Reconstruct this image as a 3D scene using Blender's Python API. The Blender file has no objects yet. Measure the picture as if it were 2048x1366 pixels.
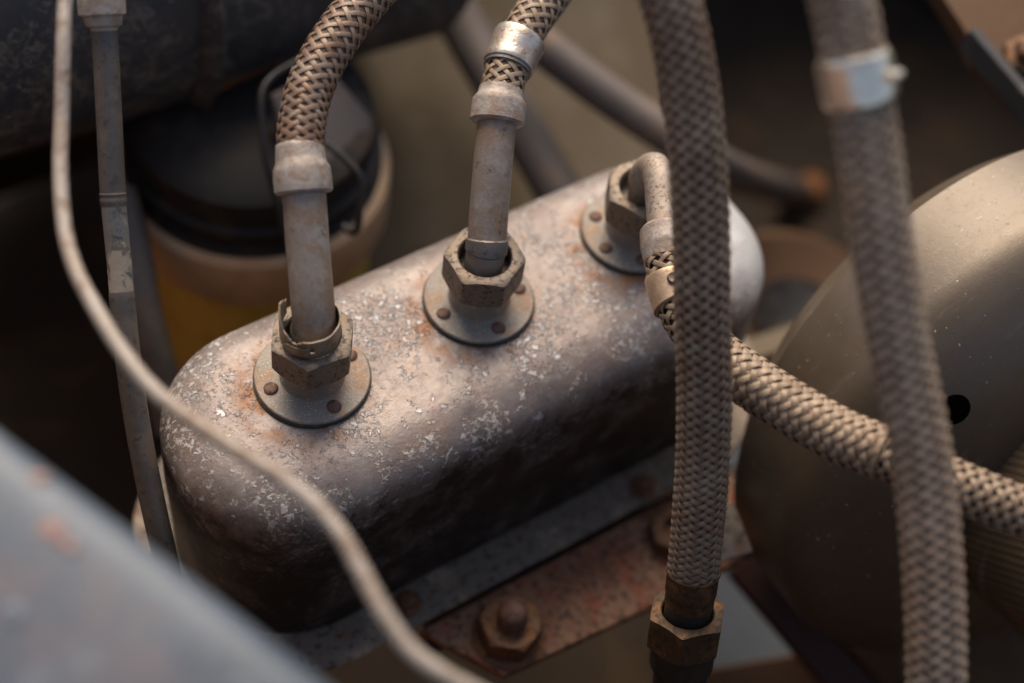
import bpy, math, random
import numpy as np
from mathutils import Matrix, Vector
random.seed(7); RNG = np.random.default_rng(7)
sc = bpy.context.scene
COL = sc.collection
S = 0.01                      # all lengths below are written in centimetres

# ------------------------------------------------------------------ camera
F, DIST, CX, CY = 3200., 66., 1024., 683.
UZ = np.array([404., 2257., 3200.]); UZ /= np.linalg.norm(UZ)
def _ray(px, py): return np.array([(px-CX)/F, -(py-CY)/F, -1.])
def _plane(px, py, z=0.):
    r = _ray(px, py); return r*(((np.array([0, 0, -DIST]) @ UZ)+z)/(r @ UZ))
_f1, _f2, _f3 = [_plane(*p) for p in ((625, 757), (957, 602), (1266, 466))]
UX = _f3-_f1; UX /= np.linalg.norm(UX); UY = np.cross(UZ, UX)
R = np.array([UX, UY, UZ])
def toW(c): return R @ (np.asarray(c, float)-_f2)
def P(px, py, d): return toW(_ray(px, py)*d)              # the point d cm deep seen at that place
def W(px, py, z): return toW(_plane(px, py, z))           # the point at height z seen at that place
def proj(w):
    c = (np.asarray(w, float) @ R)+_f2
    return np.stack([CX+F*c[..., 0]/-c[..., 2], CY-F*c[..., 1]/-c[..., 2]], -1)
cam = bpy.data.objects.new('camera', bpy.data.cameras.new('camera')); COL.objects.link(cam)
M4 = np.eye(4); M4[:3, :3] = R; M4[:3, 3] = toW([0, 0, 0])*S
cam.matrix_world = Matrix(M4.tolist())
cam.data.lens = F/2048*36; cam.data.sensor_width = 36
cam.data.clip_start = .01; cam.data.clip_end = 50
cam.data.dof.use_dof = True; cam.data.dof.focus_distance = 62.6*S; cam.data.dof.aperture_fstop = 2.7
cam.data.dof.aperture_blades = 9
sc.camera = cam

# ------------------------------------------------------------------ light
SUN_AZ, SUN_EL = math.radians(66), math.radians(48)     # azimuth in the scene's x,y plane
wd = bpy.data.worlds.new('World'); sc.world = wd; wd.use_nodes = True
nt = wd.node_tree; bg = nt.nodes['Background']
sky = nt.nodes.new('ShaderNodeTexSky'); sky.sky_type = 'NISHITA'; sky.sun_disc = False
sky.sun_elevation = SUN_EL; sky.sun_rotation = math.pi/2-SUN_AZ
sky.air_density = 1; sky.dust_density = 3; sky.ozone_density = 1
hsv = nt.nodes.new('ShaderNodeHueSaturation'); hsv.inputs['Saturation'].default_value = .85
nt.links.new(sky.outputs[0], hsv.inputs['Color']); nt.links.new(hsv.outputs[0], bg.inputs[0]); bg.inputs[1].default_value = 0.115
sl = bpy.data.lights.new('sun', 'SUN'); so = bpy.data.objects.new('sun', sl); COL.objects.link(so)
sl.energy = 3.3; sl.angle = math.radians(46); sl.color = (1, .82, .62)
sd = Vector((math.cos(SUN_EL)*math.cos(SUN_AZ), math.cos(SUN_EL)*math.sin(SUN_AZ), math.sin(SUN_EL)))
so.rotation_euler = sd.to_track_quat('Z', 'Y').to_euler()
sc.view_settings.view_transform = 'Standard'; sc.view_settings.look = 'None'
sc.view_settings.exposure = 0.3; sc.view_settings.gamma = 1
sc.cycles.use_denoising = True; sc.cycles.max_bounces = 6; sc.cycles.diffuse_bounces = 4
sc.cycles.glossy_bounces = 4; sc.cycles.sample_clamp_indirect = 6

# ------------------------------------------------------------------ materials
def mat(name, base, rough=.5, metal=0., layers=(), bump=(), vary=0., spec=.5, coat=0., extra=None, sss=None):
    """base colour; layers = (kind, scale per cm, lo, hi, colour, amount, rough or None[, stretch]); bump = (kind, scale, strength)"""
    m = bpy.data.materials.new(name); m.use_nodes = True
    t = m.node_tree; n = t.nodes; L = t.links.new
    bs = n['Principled BSDF']; bs.inputs['Metallic'].default_value = metal
    bs.inputs['Specular IOR Level'].default_value = spec; bs.inputs['Coat Weight'].default_value = coat
    tc = n.new('ShaderNodeTexCoord'); vm = n.new('ShaderNodeVectorMath'); vm.operation = 'MULTIPLY'
    vm.inputs[1].default_value = (100, 100, 100); L(tc.outputs['Object'], vm.inputs[0])
    co = vm.outputs[0]
    def tex(kind, scale, stretch=None):
        c = co
        if stretch:
            q = n.new('ShaderNodeVectorMath'); q.operation = 'MULTIPLY'; q.inputs[1].default_value = stretch
            L(co, q.inputs[0]); c = q.outputs[0]
        if kind == 'noise' or kind == 'fine':
            x = n.new('ShaderNodeTexNoise'); x.inputs['Scale'].default_value = scale
            x.inputs['Detail'].default_value = 8 if kind == 'noise' else 3; x.inputs['Roughness'].default_value = .62
            x.inputs['Distortion'].default_value = .3 if kind == 'noise' else 0
            L(c, x.inputs['Vector']); return x.outputs['Fac']
        if kind == 'hatch':
            x = n.new('ShaderNodeTexWave'); x.inputs['Scale'].default_value = scale; x.bands_direction = 'DIAGONAL'
            x.inputs['Distortion'].default_value = 1.2; x.inputs['Detail'].default_value = 2; L(c, x.inputs['Vector']); return x.outputs['Fac']
        if kind == 'vein':
            x = n.new('ShaderNodeTexNoise'); x.inputs['Scale'].default_value = scale; x.inputs['Detail'].default_value = 5
            x.inputs['Distortion'].default_value = .6; L(c, x.inputs['Vector'])
            a = n.new('ShaderNodeMath'); a.operation = 'SUBTRACT'; a.inputs[1].default_value = .5; L(x.outputs['Fac'], a.inputs[0])
            b = n.new('ShaderNodeMath'); b.operation = 'ABSOLUTE'; L(a.outputs[0], b.inputs[0]); return b.outputs[0]
        if kind == 'cell':
            x = n.new('ShaderNodeTexVoronoi'); x.inputs['Scale'].default_value = scale
            L(c, x.inputs['Vector']); return x.outputs['Distance']
        if kind == 'crack':
            w = n.new('ShaderNodeTexNoise'); w.inputs['Scale'].default_value = scale*1.3; w.inputs['Detail'].default_value = 4
            L(c, w.inputs['Vector'])
            a = n.new('ShaderNodeVectorMath'); a.operation = 'MULTIPLY_ADD'; a.inputs[1].default_value = (.9/scale,)*3
            L(w.outputs['Color'], a.inputs[0]); L(c, a.inputs[2])
            x = n.new('ShaderNodeTexVoronoi'); x.feature = 'DISTANCE_TO_EDGE'; x.inputs['Scale'].default_value = scale
            L(a.outputs[0], x.inputs['Vector']); return x.outputs['Distance']
    def ramp(src, lo, hi):
        r = n.new('ShaderNodeMapRange'); r.inputs['From Min'].default_value = lo; r.inputs['From Max'].default_value = hi
        r.interpolation_type = 'SMOOTHSTEP'
        L(src, r.inputs['Value']); return r.outputs[0]
    def mul(a, b):
        x = n.new('ShaderNodeMath'); x.operation = 'MULTIPLY'
        for i, v in enumerate((a, b)):
            if isinstance(v, (int, float)): x.inputs[i].default_value = v
            else: L(v, x.inputs[i])
        return x.outputs[0]
    def mix(a, b, f):
        x = n.new('ShaderNodeMix'); x.data_type = 'RGBA'
        for s_, v in ((x.inputs[6], a), (x.inputs[7], b)):
            if isinstance(v, tuple): s_.default_value = (*v[:3], 1)
            else: L(v, s_)
        if isinstance(f, (int, float)): x.inputs[0].default_value = f
        else: L(f, x.inputs[0])
        return x.outputs[2]
    def mixf(a, b, f):
        x = n.new('ShaderNodeMix'); x.data_type = 'FLOAT'
        for s_, v in ((x.inputs[2], a), (x.inputs[3], b), (x.inputs[0], f)):
            if isinstance(v, (int, float)): s_.default_value = v
            else: L(v, s_)
        return x.outputs[0]
    col = base; rg = rough; hgt = None
    def addh(h, src, k):
        v = mul(src, k)
        if h is None: return v
        x = n.new('ShaderNodeMath'); x.operation = 'ADD'; L(h, x.inputs[0]); L(v, x.inputs[1]); return x.outputs[0]
    for ly in layers:
        kind, scale, lo, hi, c, amt, r2 = ly[:7]
        f = ramp(tex(kind, scale, ly[7] if len(ly) > 7 else None), lo, hi)
        if len(ly) > 8 and ly[8]:                       # only where a second, broader noise allows it
            f = mul(f, ramp(tex('noise', ly[8][0]), ly[8][1], ly[8][2]))
        if len(ly) > 9 and ly[9]: hgt = addh(hgt, f, ly[9])
        f = mul(f, amt)
        col = mix(col, c, f)
        if r2 is not None: rg = mixf(rg, r2, f)
    if extra: col, rg, hgt = extra(dict(n=n, L=L, co=co, tex=tex, ramp=ramp, mul=mul, mix=mix, mixf=mixf, addh=addh), col, rg, hgt)
    if vary:
        oi = n.new('ShaderNodeObjectInfo'); hs = n.new('ShaderNodeHueSaturation')
        r = n.new('ShaderNodeMapRange'); r.inputs['To Min'].default_value = 1-vary; r.inputs['To Max'].default_value = 1+vary
        L(oi.outputs['Random'], r.inputs['Value']); L(r.outputs[0], hs.inputs['Value'])
        if isinstance(col, tuple): hs.inputs['Color'].default_value = (*col[:3], 1)
        else: L(col, hs.inputs['Color'])
        col = hs.outputs[0]
    if isinstance(col, tuple): bs.inputs['Base Color'].default_value = (*col[:3], 1)
    else: L(col, bs.inputs['Base Color'])
    if isinstance(rg, (int, float)): bs.inputs['Roughness'].default_value = rg
    else: L(rg, bs.inputs['Roughness'])
    for kind, scale, k in bump: hgt = addh(hgt, tex(kind, scale), k)
    if hgt is not None:
        b = n.new('ShaderNodeBump'); b.inputs['Distance'].default_value = S*.1; b.inputs['Strength'].default_value = 1
        L(hgt, b.inputs['Height']); L(b.outputs[0], bs.inputs['Normal'])
    if sss: bs.inputs['Subsurface Weight'].default_value = sss; bs.inputs['Subsurface Radius'].default_value = (.02, .012, .004)
    return m

FL = [np.array([-7.92, -.09, 0]), np.array([0., 0, 0]), np.array([7.95, -.09, 0])]
TC = np.array([-.2, -.6, 0])       # tank origin
def tank_extra(k, col, rg, hgt):
    n, L = k['n'], k['L']
    wob = n.new('ShaderNodeTexNoise'); wob.inputs['Scale'].default_value = .8; wob.inputs['Detail'].default_value = 5
    L(k['co'], wob.inputs['Vector'])
    for f in FL:                                        # rust creeping out from under each port flange
        v = n.new('ShaderNodeVectorMath'); v.operation = 'DISTANCE'; L(k['co'], v.inputs[0])
        p = f-TC+np.array([-.62, -.25, 0]); v.inputs[1].default_value = tuple(p)
        a = n.new('ShaderNodeMath'); a.operation = 'MULTIPLY_ADD'; a.inputs[1].default_value = 1.5
        L(wob.outputs['Fac'], a.inputs[0]); L(v.outputs['Value'], a.inputs[2])
        m = k['ramp'](a.outputs[0], 3.9, 2.9)
        m = k['mul'](m, k['ramp'](wob.outputs['Fac'], .42, .6)); m = k['mul'](m, .85)
        col = k['mix'](col, (.30, .135, .055), m); rg = k['mixf'](rg, .6, m)
    sp = n.new('ShaderNodeSeparateXYZ'); L(k['co'], sp.inputs[0])   # lower walls: dark reflections put into the colour, together with worn black paint
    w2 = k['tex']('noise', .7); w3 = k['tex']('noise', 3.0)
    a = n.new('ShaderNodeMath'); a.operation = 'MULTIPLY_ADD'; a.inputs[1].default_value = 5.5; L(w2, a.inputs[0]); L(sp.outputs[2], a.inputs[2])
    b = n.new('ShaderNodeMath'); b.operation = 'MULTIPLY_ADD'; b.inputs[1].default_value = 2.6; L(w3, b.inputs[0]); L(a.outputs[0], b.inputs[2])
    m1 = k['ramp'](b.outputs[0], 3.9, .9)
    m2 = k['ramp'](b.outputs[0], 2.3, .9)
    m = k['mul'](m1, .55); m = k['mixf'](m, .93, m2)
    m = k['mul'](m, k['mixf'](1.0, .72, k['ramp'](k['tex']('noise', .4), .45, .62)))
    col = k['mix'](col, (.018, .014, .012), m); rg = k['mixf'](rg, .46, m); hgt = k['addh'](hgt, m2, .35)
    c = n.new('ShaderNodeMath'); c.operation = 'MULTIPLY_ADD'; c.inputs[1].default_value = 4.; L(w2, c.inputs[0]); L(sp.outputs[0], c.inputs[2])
    md = k['mul'](k['ramp'](c.outputs[0], 11.5, 14.5), .8)              # sky light on the far end put into the colour
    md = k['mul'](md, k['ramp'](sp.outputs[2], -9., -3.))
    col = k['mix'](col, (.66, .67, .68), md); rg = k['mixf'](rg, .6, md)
    return col, rg, hgt
M = {}
M['tank'] = mat('worn_tank_metal', (.30, .255, .235), .43, .32, [
    ('noise', .22, .42, .60, (.20, .165, .16), .8, .43),
    ('noise', 1.1, .5, .66, (.38, .335, .31), .5, .47),
    ('noise', .6, .5, .68, (.34, .21, .14), .4, .5),
    ('noise', 1.6, .5, .66, (.25, .19, .175), .55, .55),
    ('noise', 6, .52, .63, (.10, .075, .06), .75, .6, None, (.22, .46, .60)),
    ('fine', 15, .58, .66, (.07, .05, .045), .75, .6, None, (.5, .42, .6)),
    ('vein', 2.0, .006, .0, (.07, .05, .045), .55, .7, None, (.5, .5, .6)),
    ('noise', 4.2, .50, .60, (.72, .71, .71), .75, .6, None, (.30, .46, .58), .3),
    ('noise', 2.2, .57, .61, (.72, .70, .71), .75, .6, None, (.8, .48, .58), .35),
    ('fine', 10, .66, .70, (.75, .66, .55), .6, .8),
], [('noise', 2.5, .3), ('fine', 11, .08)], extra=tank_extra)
M['steel'] = mat('dull_grey_steel', (.24, .225, .205), .5, .6, [
    ('noise', 1.2, .45, .65, (.33, .24, .17), .6, .6),
    ('noise', 4, .52, .62, (.09, .08, .07), .6, .7),
    ('fine', 15, .62, .68, (.45, .42, .36), .6, .7)], [('noise', 7, .2), ('fine', 25, .1)])
M['nut'] = mat('oxidised_nut_steel', (.23, .19, .155), .5, .65, [
    ('noise', 1.5, .45, .6, (.27, .2, .14), .6, .55),
    ('noise', 5, .5, .62, (.07, .06, .055), .75, .7),
    ('fine', 16, .63, .68, (.42, .38, .3), .6, .7)], [('noise', 6, .3), ('fine', 22, .12)])
M['flange'] = mat('speckled_flange', (.29, .255, .22), .52, .25, [
    ('noise', .9, .48, .62, (.42, .25, .14), .65, .7),
    ('noise', 3, .5, .65, (.25, .23, .21), .6, .7),
    ('fine', 11, .6, .66, (.62, .6, .54), .85, .8)], [('fine', 12, .25), ('noise', 5, .15)])
M['gasket'] = mat('dark_gasket', (.045, .045, .035), .8, 0, [('noise', 4, .5, .6, (.14, .12, .07), .7, .8)], [('noise', 6, .3)])
M['rivet'] = mat('rusty_rivet', (.19, .11, .08), .65, .3, [('noise', 5, .45, .6, (.1, .05, .04), .7, .8)], [('noise', 8, .3)])
M['pipe'] = mat('weathered_pipe', (.33, .275, .23), .5, .3, [
    ('noise', .33, .46, .56, (.31, .20, .125), .8, .5),
    ('noise', 1.2, .48, .68, (.44, .40, .37), .6, .6),
    ('noise', 3.2, .5, .68, (.24, .17, .12), .6, .6),
    ('noise', 7, .5, .58, (.14, .085, .05), .75, .65, None, (.4, .48, .56)),
    ('fine', 14, .58, .64, (.55, .40, .26), .6, .7)], [('noise', 4, .2), ('fine', 20, .12)])
M['ferrule'] = mat('ferrule_alloy', (.40, .345, .30), .52, .25, [
    ('noise', 1.0, .45, .62, (.26, .2, .17), .75, .55),
    ('noise', 3, .52, .6, (.48, .44, .41), .6, .7),
    ('noise', 1.4, .5, .62, (.29, .19, .12), .6, .7)], [('noise', 4, .35), ('fine', 18, .1)])
M['braid_brown'] = mat('braid_brown', (.19, .11, .068), .42, .15, [
    ('noise', .8, .42, .6, (.24, .185, .14), .8, .45),
    ('noise', 7, .55, .65, (.10, .055, .035), .6, .7)], [('noise', 14, .12)], vary=.18)
M['braid_tan'] = mat('braid_tan', (.32, .24, .17), .45, .1, [
    ('noise', .9, .42, .62, (.27, .185, .12), .8, .55),
    ('noise', 7, .55, .65, (.13, .085, .06), .6, .7)], [('noise', 14, .12)], vary=.15)
M['braid_olive'] = mat('braid_olive', (.27, .20, .145), .48, .05, [
    ('noise', .35, .4, .6, (.20, .125, .085), .8, .5),
    ('noise', .9, .58, .7, (.26, .28, .2), .5, .6)], [('noise', 12, .12)], vary=.12)
M['braid_dust'] = mat('braid_dusty', (.37, .28, .205), .5, .05, [
    ('noise', .4, .4, .6, (.34, .235, .16), .8, .5)], [('noise', 12, .12)], vary=.12)
M['core'] = mat('hose_core_rubber', (.025, .02, .017), .75, 0, [('noise', .9, .48, .62, (.13, .06, .035), .7, .7)], [('noise', 6, .2)])
M['liner'] = mat('brown_hose_liner', (.10, .055, .035), .6, 0, [('noise', .9, .45, .6, (.16, .085, .05), .7, .6), ('noise', 2.5, .52, .62, (.03, .02, .015), .8, .7)], [('noise', 6, .2)])
M['cap'] = mat('sooty_black_plastic', (.022, .019, .018), .6, 0, [('noise', .4, .5, .65, (.07, .048, .032), .7, .7)], spec=.3)
M['clampA'] = mat('scratched_clamp', (.62, .56, .5), .34, .7, [
    ('noise', 1.5, .48, .6, (.45, .33, .24), .7, .5),
    ('noise', 5, .58, .66, (.1, .07, .05), .7, .7),
    ('crack', 1.5, .04, 0, (.08, .06, .05), .7, .7, None, (.8, .5, .6))], [('noise', 3, .3)])
M['clampB'] = mat('bright_clamp', (.97, .86, .70), .28, .9, [('noise', .8, .5, .7, (.75, .62, .48), .6, .4)], [('noise', 2, .2)])
M['clampC'] = mat('tan_clamp', (.6, .44, .3), .42, .5, [('noise', 1.2, .45, .65, (.42, .27, .17), .7, .5), ('fine', 14, .62, .68, (.15, .1, .07), .7, .7)], [('noise', 4, .2)])
M['band'] = mat('torn_band', (.42, .36, .28), .45, .6, [
    ('noise', 1.8, .48, .62, (.3, .17, .09), .7, .6), ('fine', 9, .62, .68, (.1, .06, .04), .8, .7)], [('noise', 5, .25)])
M['rust'] = mat('rusty_plate', (.24, .10, .055), .55, .05, [
    ('noise', .35, .42, .6, (.34, .2, .12), .8, .5),
    ('noise', .6, .5, .62, (.36, .09, .045), .75, .65),
    ('noise', 3, .5, .6, (.05, .025, .02), .75, .7),
    ('noise', 1.3, .56, .66, (.26, .19, .13), .5, .55)], [('noise', 3, .5), ('fine', 12, .25)], spec=.35)
M['rustnut'] = mat('rusty_nut', (.17, .085, .045), .6, .4, [
    ('noise', 1.3, .46, .62, (.30, .13, .045), .7, .7), ('noise', 4, .5, .6, (.05, .035, .03), .7, .7)], [('noise', 4, .4)])
M['oldbrass'] = mat('browned_brass', (.085, .05, .026), .55, .4, [('noise', 1.1, .5, .62, (.22, .105, .04), .7, .6), ('noise', 4, .5, .6, (.035, .025, .02), .7, .7)], [('noise', 4, .4)])
M['rim'] = mat('rim_metal', (.19, .16, .135), .55, .1, [
    ('noise', .3, .5, .65, (.42, .33, .24), .85, .6),
    ('noise', 1.1, .56, .66, (.22, .11, .06), .6, .7),
    ('noise', 2.6, .52, .62, (.04, .033, .03), .7, .7), ('fine', 6, .66, .7, (.5, .45, .38), .6, .7)], [('noise', 3, .4)], spec=.35)
M['chip'] = mat('chipped_spot', (.33, .24, .22), .6, 0, [('noise', 5, .45, .6, (.42, .2, .15), .6, .6)], [('noise', 6, .3)])
M['black'] = mat('black_paint', (.022, .021, .021), .42, 0, [('noise', 1.2, .48, .66, (.06, .045, .035), .7, .6)], [('noise', 3, .25)])
M['rubber'] = mat('dusty_black_rubber', (.045, .045, .05), .55, 0, [
    ('noise', .5, .45, .65, (.075, .065, .055), .6, .7),
    ('vein', .55, .035, 0, (.20, .165, .13), .7, .9, (.7, 1.4, .7), (.35, .44, .54)),
    ('vein', 1.3, .035, 0, (.24, .2, .15), .7, .9, None, (.3, .46, .56)),
    ('noise', 4, .54, .62, (.2, .16, .11), .5, .9, None, (.3, .48, .58)),
    ('fine', 6, .66, .69, (.5, .45, .4), .7, .9)], [('noise', 2.5, .4)])
M['tube'] = mat('brown_tube_sheath', (.115, .10, .09), .42, .05, [
    ('noise', .5, .48, .62, (.2, .15, .105), .6, .55), ('noise', 3, .55, .64, (.05, .045, .04), .6, .7)], [('noise', 3, .2)])
M['tube_peel'] = mat('peeling_tube_paint', (.2, .19, .175), .5, .1, [
    ('noise', .7, .46, .56, (.48, .4, .3), .8, .7, (1, 1, .4)), ('noise', 2, .52, .6, (.06, .055, .05), .7, .7)], [('noise', 3, .3)])
M['cable'] = mat('pale_cable_sheath', (.34, .29, .25), .33, 0, [
    ('noise', .5, .45, .65, (.42, .37, .32), .6, .5), ('noise', 1.4, .5, .65, (.19, .12, .075), .7, .6), ('noise', .25, .5, .62, (.27, .19, .13), .6, .5)], [('fine', 9, .3), ('noise', 1.5, .4)])
M['blue'] = mat('blue_grey_paint', (.06, .082, .11), .42, .1, [
    ('noise', .12, .42, .6, (.095, .12, .155), .7, .45), ('noise', .16, .55, .68, (.15, .13, .14), .6, .5),
    ('noise', .7, .55, .7, (.22, .245, .27), .35, .5)], [('noise', .8, .2)])
M['booster'] = mat('olive_brown_drum', (.11, .082, .055), .40, .3, [
    ('noise', .15, .42, .62, (.15, .115, .08), .6, .46),
    ('noise', .8, .5, .68, (.115, .075, .042), .5, .45),
    ('fine', 5, .6, .68, (.09, .07, .05), .5, .6),
    ('noise', 2.2, .66, .70, (.17, .06, .03), .8, .7),
    ('noise', .5, .6, .7, (.22, .18, .14), .35, .5, (1, 4, 1)),
    ('fine', 3.4, .69, .71, (.5, .45, .38), .8, .7)], [('noise', 1.2, .12), ('fine', 14, .08)], spec=.8)
M['mesh_brown'] = mat('hatched_brown_cover', (.13, .09, .05), .6, .1, [('noise', .3, .45, .62, (.19, .13, .07), .7, .6), ('hatch', 1.1, .4, .7, (.07, .045, .025), .5, .7, None, None, .6), ('noise', .5, .56, .68, (.24, .10, .04), .6, .7)], [('noise', 2, .3)])
M['yellow'] = mat('aged_yellow_plastic', (.85, .60, .14), .5, 0, [('noise', .25, .45, .65, (.6, .34, .05), .8, .6)], [('noise', 1, .1)], sss=.4)
M['tan'] = mat('tan_plastic', (.78, .52, .31), .5, 0, [('noise', .4, .45, .65, (.6, .36, .2), .6, .6)])
M['grey_rod'] = mat('grey_rod', (.13, .11, .10), .6, .1, [('noise', .3, .5, .65, (.24, .15, .1), .6, .6)])
M['earth'] = mat('oily_dirt', (.045, .028, .016), .8, 0, [
    ('noise', .09, .45, .6, (.04, .025, .013), .9, .8), ('noise', .3, .5, .65, (.09, .05, .02), .6, .8),
    ('noise', .14, .56, .68, (.02, .015, .01), .8, .8)], [('noise', .8, 1)])
M['wall'] = mat('bay_panel_paint', (.028, .019, .012), .6, .1, [
    ('noise', .08, .48, .62, (.06, .036, .018), .8, .7), ('noise', .3, .55, .66, (.15, .07, .03), .35, .8)], [('noise', .6, .4)])
M['warm_wall'] = mat('warm_bounce_brown', (.34, .18, .08), .6, .0, [('noise', .08, .48, .62, (.3, .14, .06), .8, .7)], [('noise', .6, .3)])  # brown chosen to bounce warm light from the unseen left wall
M['khaki'] = mat('khaki_panel', (.115, .085, .05), .6, .1, [
    ('noise', .14, .44, .6, (.10, .07, .035), .9, .7), ('noise', .4, .52, .66, (.17, .135, .09), .5, .8)], [('noise', .6, .3)])
M['orange'] = mat('orange_rust', (.34, .13, .04), .7, .1, [('noise', .6, .45, .65, (.3, .09, .03), .7, .7)])
M['void'] = mat('painted_hole_dark', (.003, .003, .003), 1, 0, spec=0)  # flat black in place of the shade inside a hole
M['brown_rust'] = mat('brown_rust_disc', (.09, .045, .02), .55, .4, [('noise', .4, .45, .65, (.09, .05, .03), .7, .6)], [('noise', 1.5, .3)])
M['pale'] = mat('pale_sheet', (.17, .20, .245), .45, .1, [('noise', .2, .45, .6, (.15, .165, .19), .7, .5), ('noise', .5, .55, .7, (.2, .14, .1), .5, .6)], [('noise', .8, .2)])

# ------------------------------------------------------------------ building blocks (vertices in cm)
def mesh(name, V, Fc, m, sharp=35):
    me = bpy.data.meshes.new(name)
    me.from_pydata((np.asarray(V)*S).tolist(), [], [list(map(int, f)) for f in Fc])
    me.materials.append(m); me.shade_smooth(); me.set_sharp_from_angle(angle=math.radians(sharp)); me.update()
    return me
def origin_of(o):
    w = np.zeros(3)
    while o is not None: w = w+np.array(o.location)/S; o = o.parent
    return w
def obj(name, VF, m, parent=None, loc=None, sharp=35, label=None):
    V, Fc = VF; V = np.asarray(V, float)
    base = origin_of(parent)
    loc = base if loc is None else np.asarray(loc, float)
    me = mesh(name, V-loc, Fc, M[m] if isinstance(m, str) else m, sharp)
    o = bpy.data.objects.new(name, me); COL.objects.link(o)
    o.parent = parent; o.location = (loc-base)*S
    if label: o['label'] = label
    return o
def tag(o, label, cat, group=None):
    o['label'] = label; o['category'] = cat
    if group: o['group'] = group
    return o
def thing(name, loc, label, cat, group=None):
    o = bpy.data.objects.new(name, None); COL.objects.link(o); o.empty_display_size = .02
    o.location = np.asarray(loc)*S
    return tag(o, label, cat, group)
def struct(name, VF, m):
    o = obj(name, VF, m, loc=np.asarray(VF[0]).mean(0)); o['kind'] = 'structure'; return o
def join(*parts):
    V, Fc, k = [], [], 0
    for v, f in parts:
        V.append(np.asarray(v, float)); Fc += [[i+k for i in q] for q in f]; k += len(v)
    return np.concatenate(V), Fc
def basis(axis, ref=None):
    a = np.asarray(axis, float); a = a/np.linalg.norm(a)
    r = np.array([0, 0, 1.]) if ref is None else np.asarray(ref, float)
    if abs(a @ r)/np.linalg.norm(r) > .98: r = np.array([1., 0, 0])
    x = r-a*(a @ r); x /= np.linalg.norm(x); return x, np.cross(a, x), a
def rings(Rg, closed_ends=(True, True), loop=True):
    """skin a list of rings (k,n,3)"""
    Rg = np.asarray(Rg); k, n = Rg.shape[:2]; V = Rg.reshape(-1, 3); Fc = []
    for i in range(k-1):
        for j in range(n if loop else n-1):
            j2 = (j+1) % n; Fc.append([i*n+j, i*n+j2, (i+1)*n+j2, (i+1)*n+j])
    if closed_ends[0]: Fc.append(list(range(n))[::-1])
    if closed_ends[1]: Fc.append([(k-1)*n+j for j in range(n)])
    return V, Fc
def lathe(prof, o, axis=(0, 0, 1), n=48, ref=None, ends=(True, True), wob=0.):
    x, y, a = basis(axis, ref); t = np.linspace(0, 2*np.pi, n, endpoint=False); o = np.asarray(o, float)
    ph = RNG.uniform(0, 6, 3)
    w = 1+wob*(np.sin(2*t+ph[0])+.6*np.sin(3*t+ph[1])+.4*np.sin(5*t+ph[2]))
    Rg = [o+a*z+np.outer(r*w*np.cos(t), x)+np.outer(r*w*np.sin(t), y) for r, z in prof]
    return rings(Rg, ends)
def spline(pts, step=.25):
    p = np.asarray(pts, float); p = np.vstack([2*p[0]-p[1], p, 2*p[-1]-p[-2]]); out = []
    for i in range(1, len(p)-2):
        a, b, c, d = p[i-1:i+3]; L = np.linalg.norm(c-b); n = max(2, int(L/step))
        # centripetal parametrisation
        t0 = 0; t1 = np.linalg.norm(b-a)**.5; t2 = t1+L**.5; t3 = t2+np.linalg.norm(d-c)**.5
        t = np.linspace(t1, t2, n, endpoint=False)[:, None]
        A1 = (t1-t)/(t1-t0)*a+(t-t0)/(t1-t0)*b; A2 = (t2-t)/(t2-t1)*b+(t-t1)/(t2-t1)*c; A3 = (t3-t)/(t3-t2)*c+(t-t2)/(t3-t2)*d
        B1 = (t2-t)/(t2-t0)*A1+(t-t0)/(t2-t0)*A2; B2 = (t3-t)/(t3-t1)*A2+(t-t1)/(t3-t1)*A3
        out.append((t2-t)/(t2-t1)*B1+(t-t1)/(t2-t1)*B2)
    out.append(p[-2:-1]); return np.concatenate(out)
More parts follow.
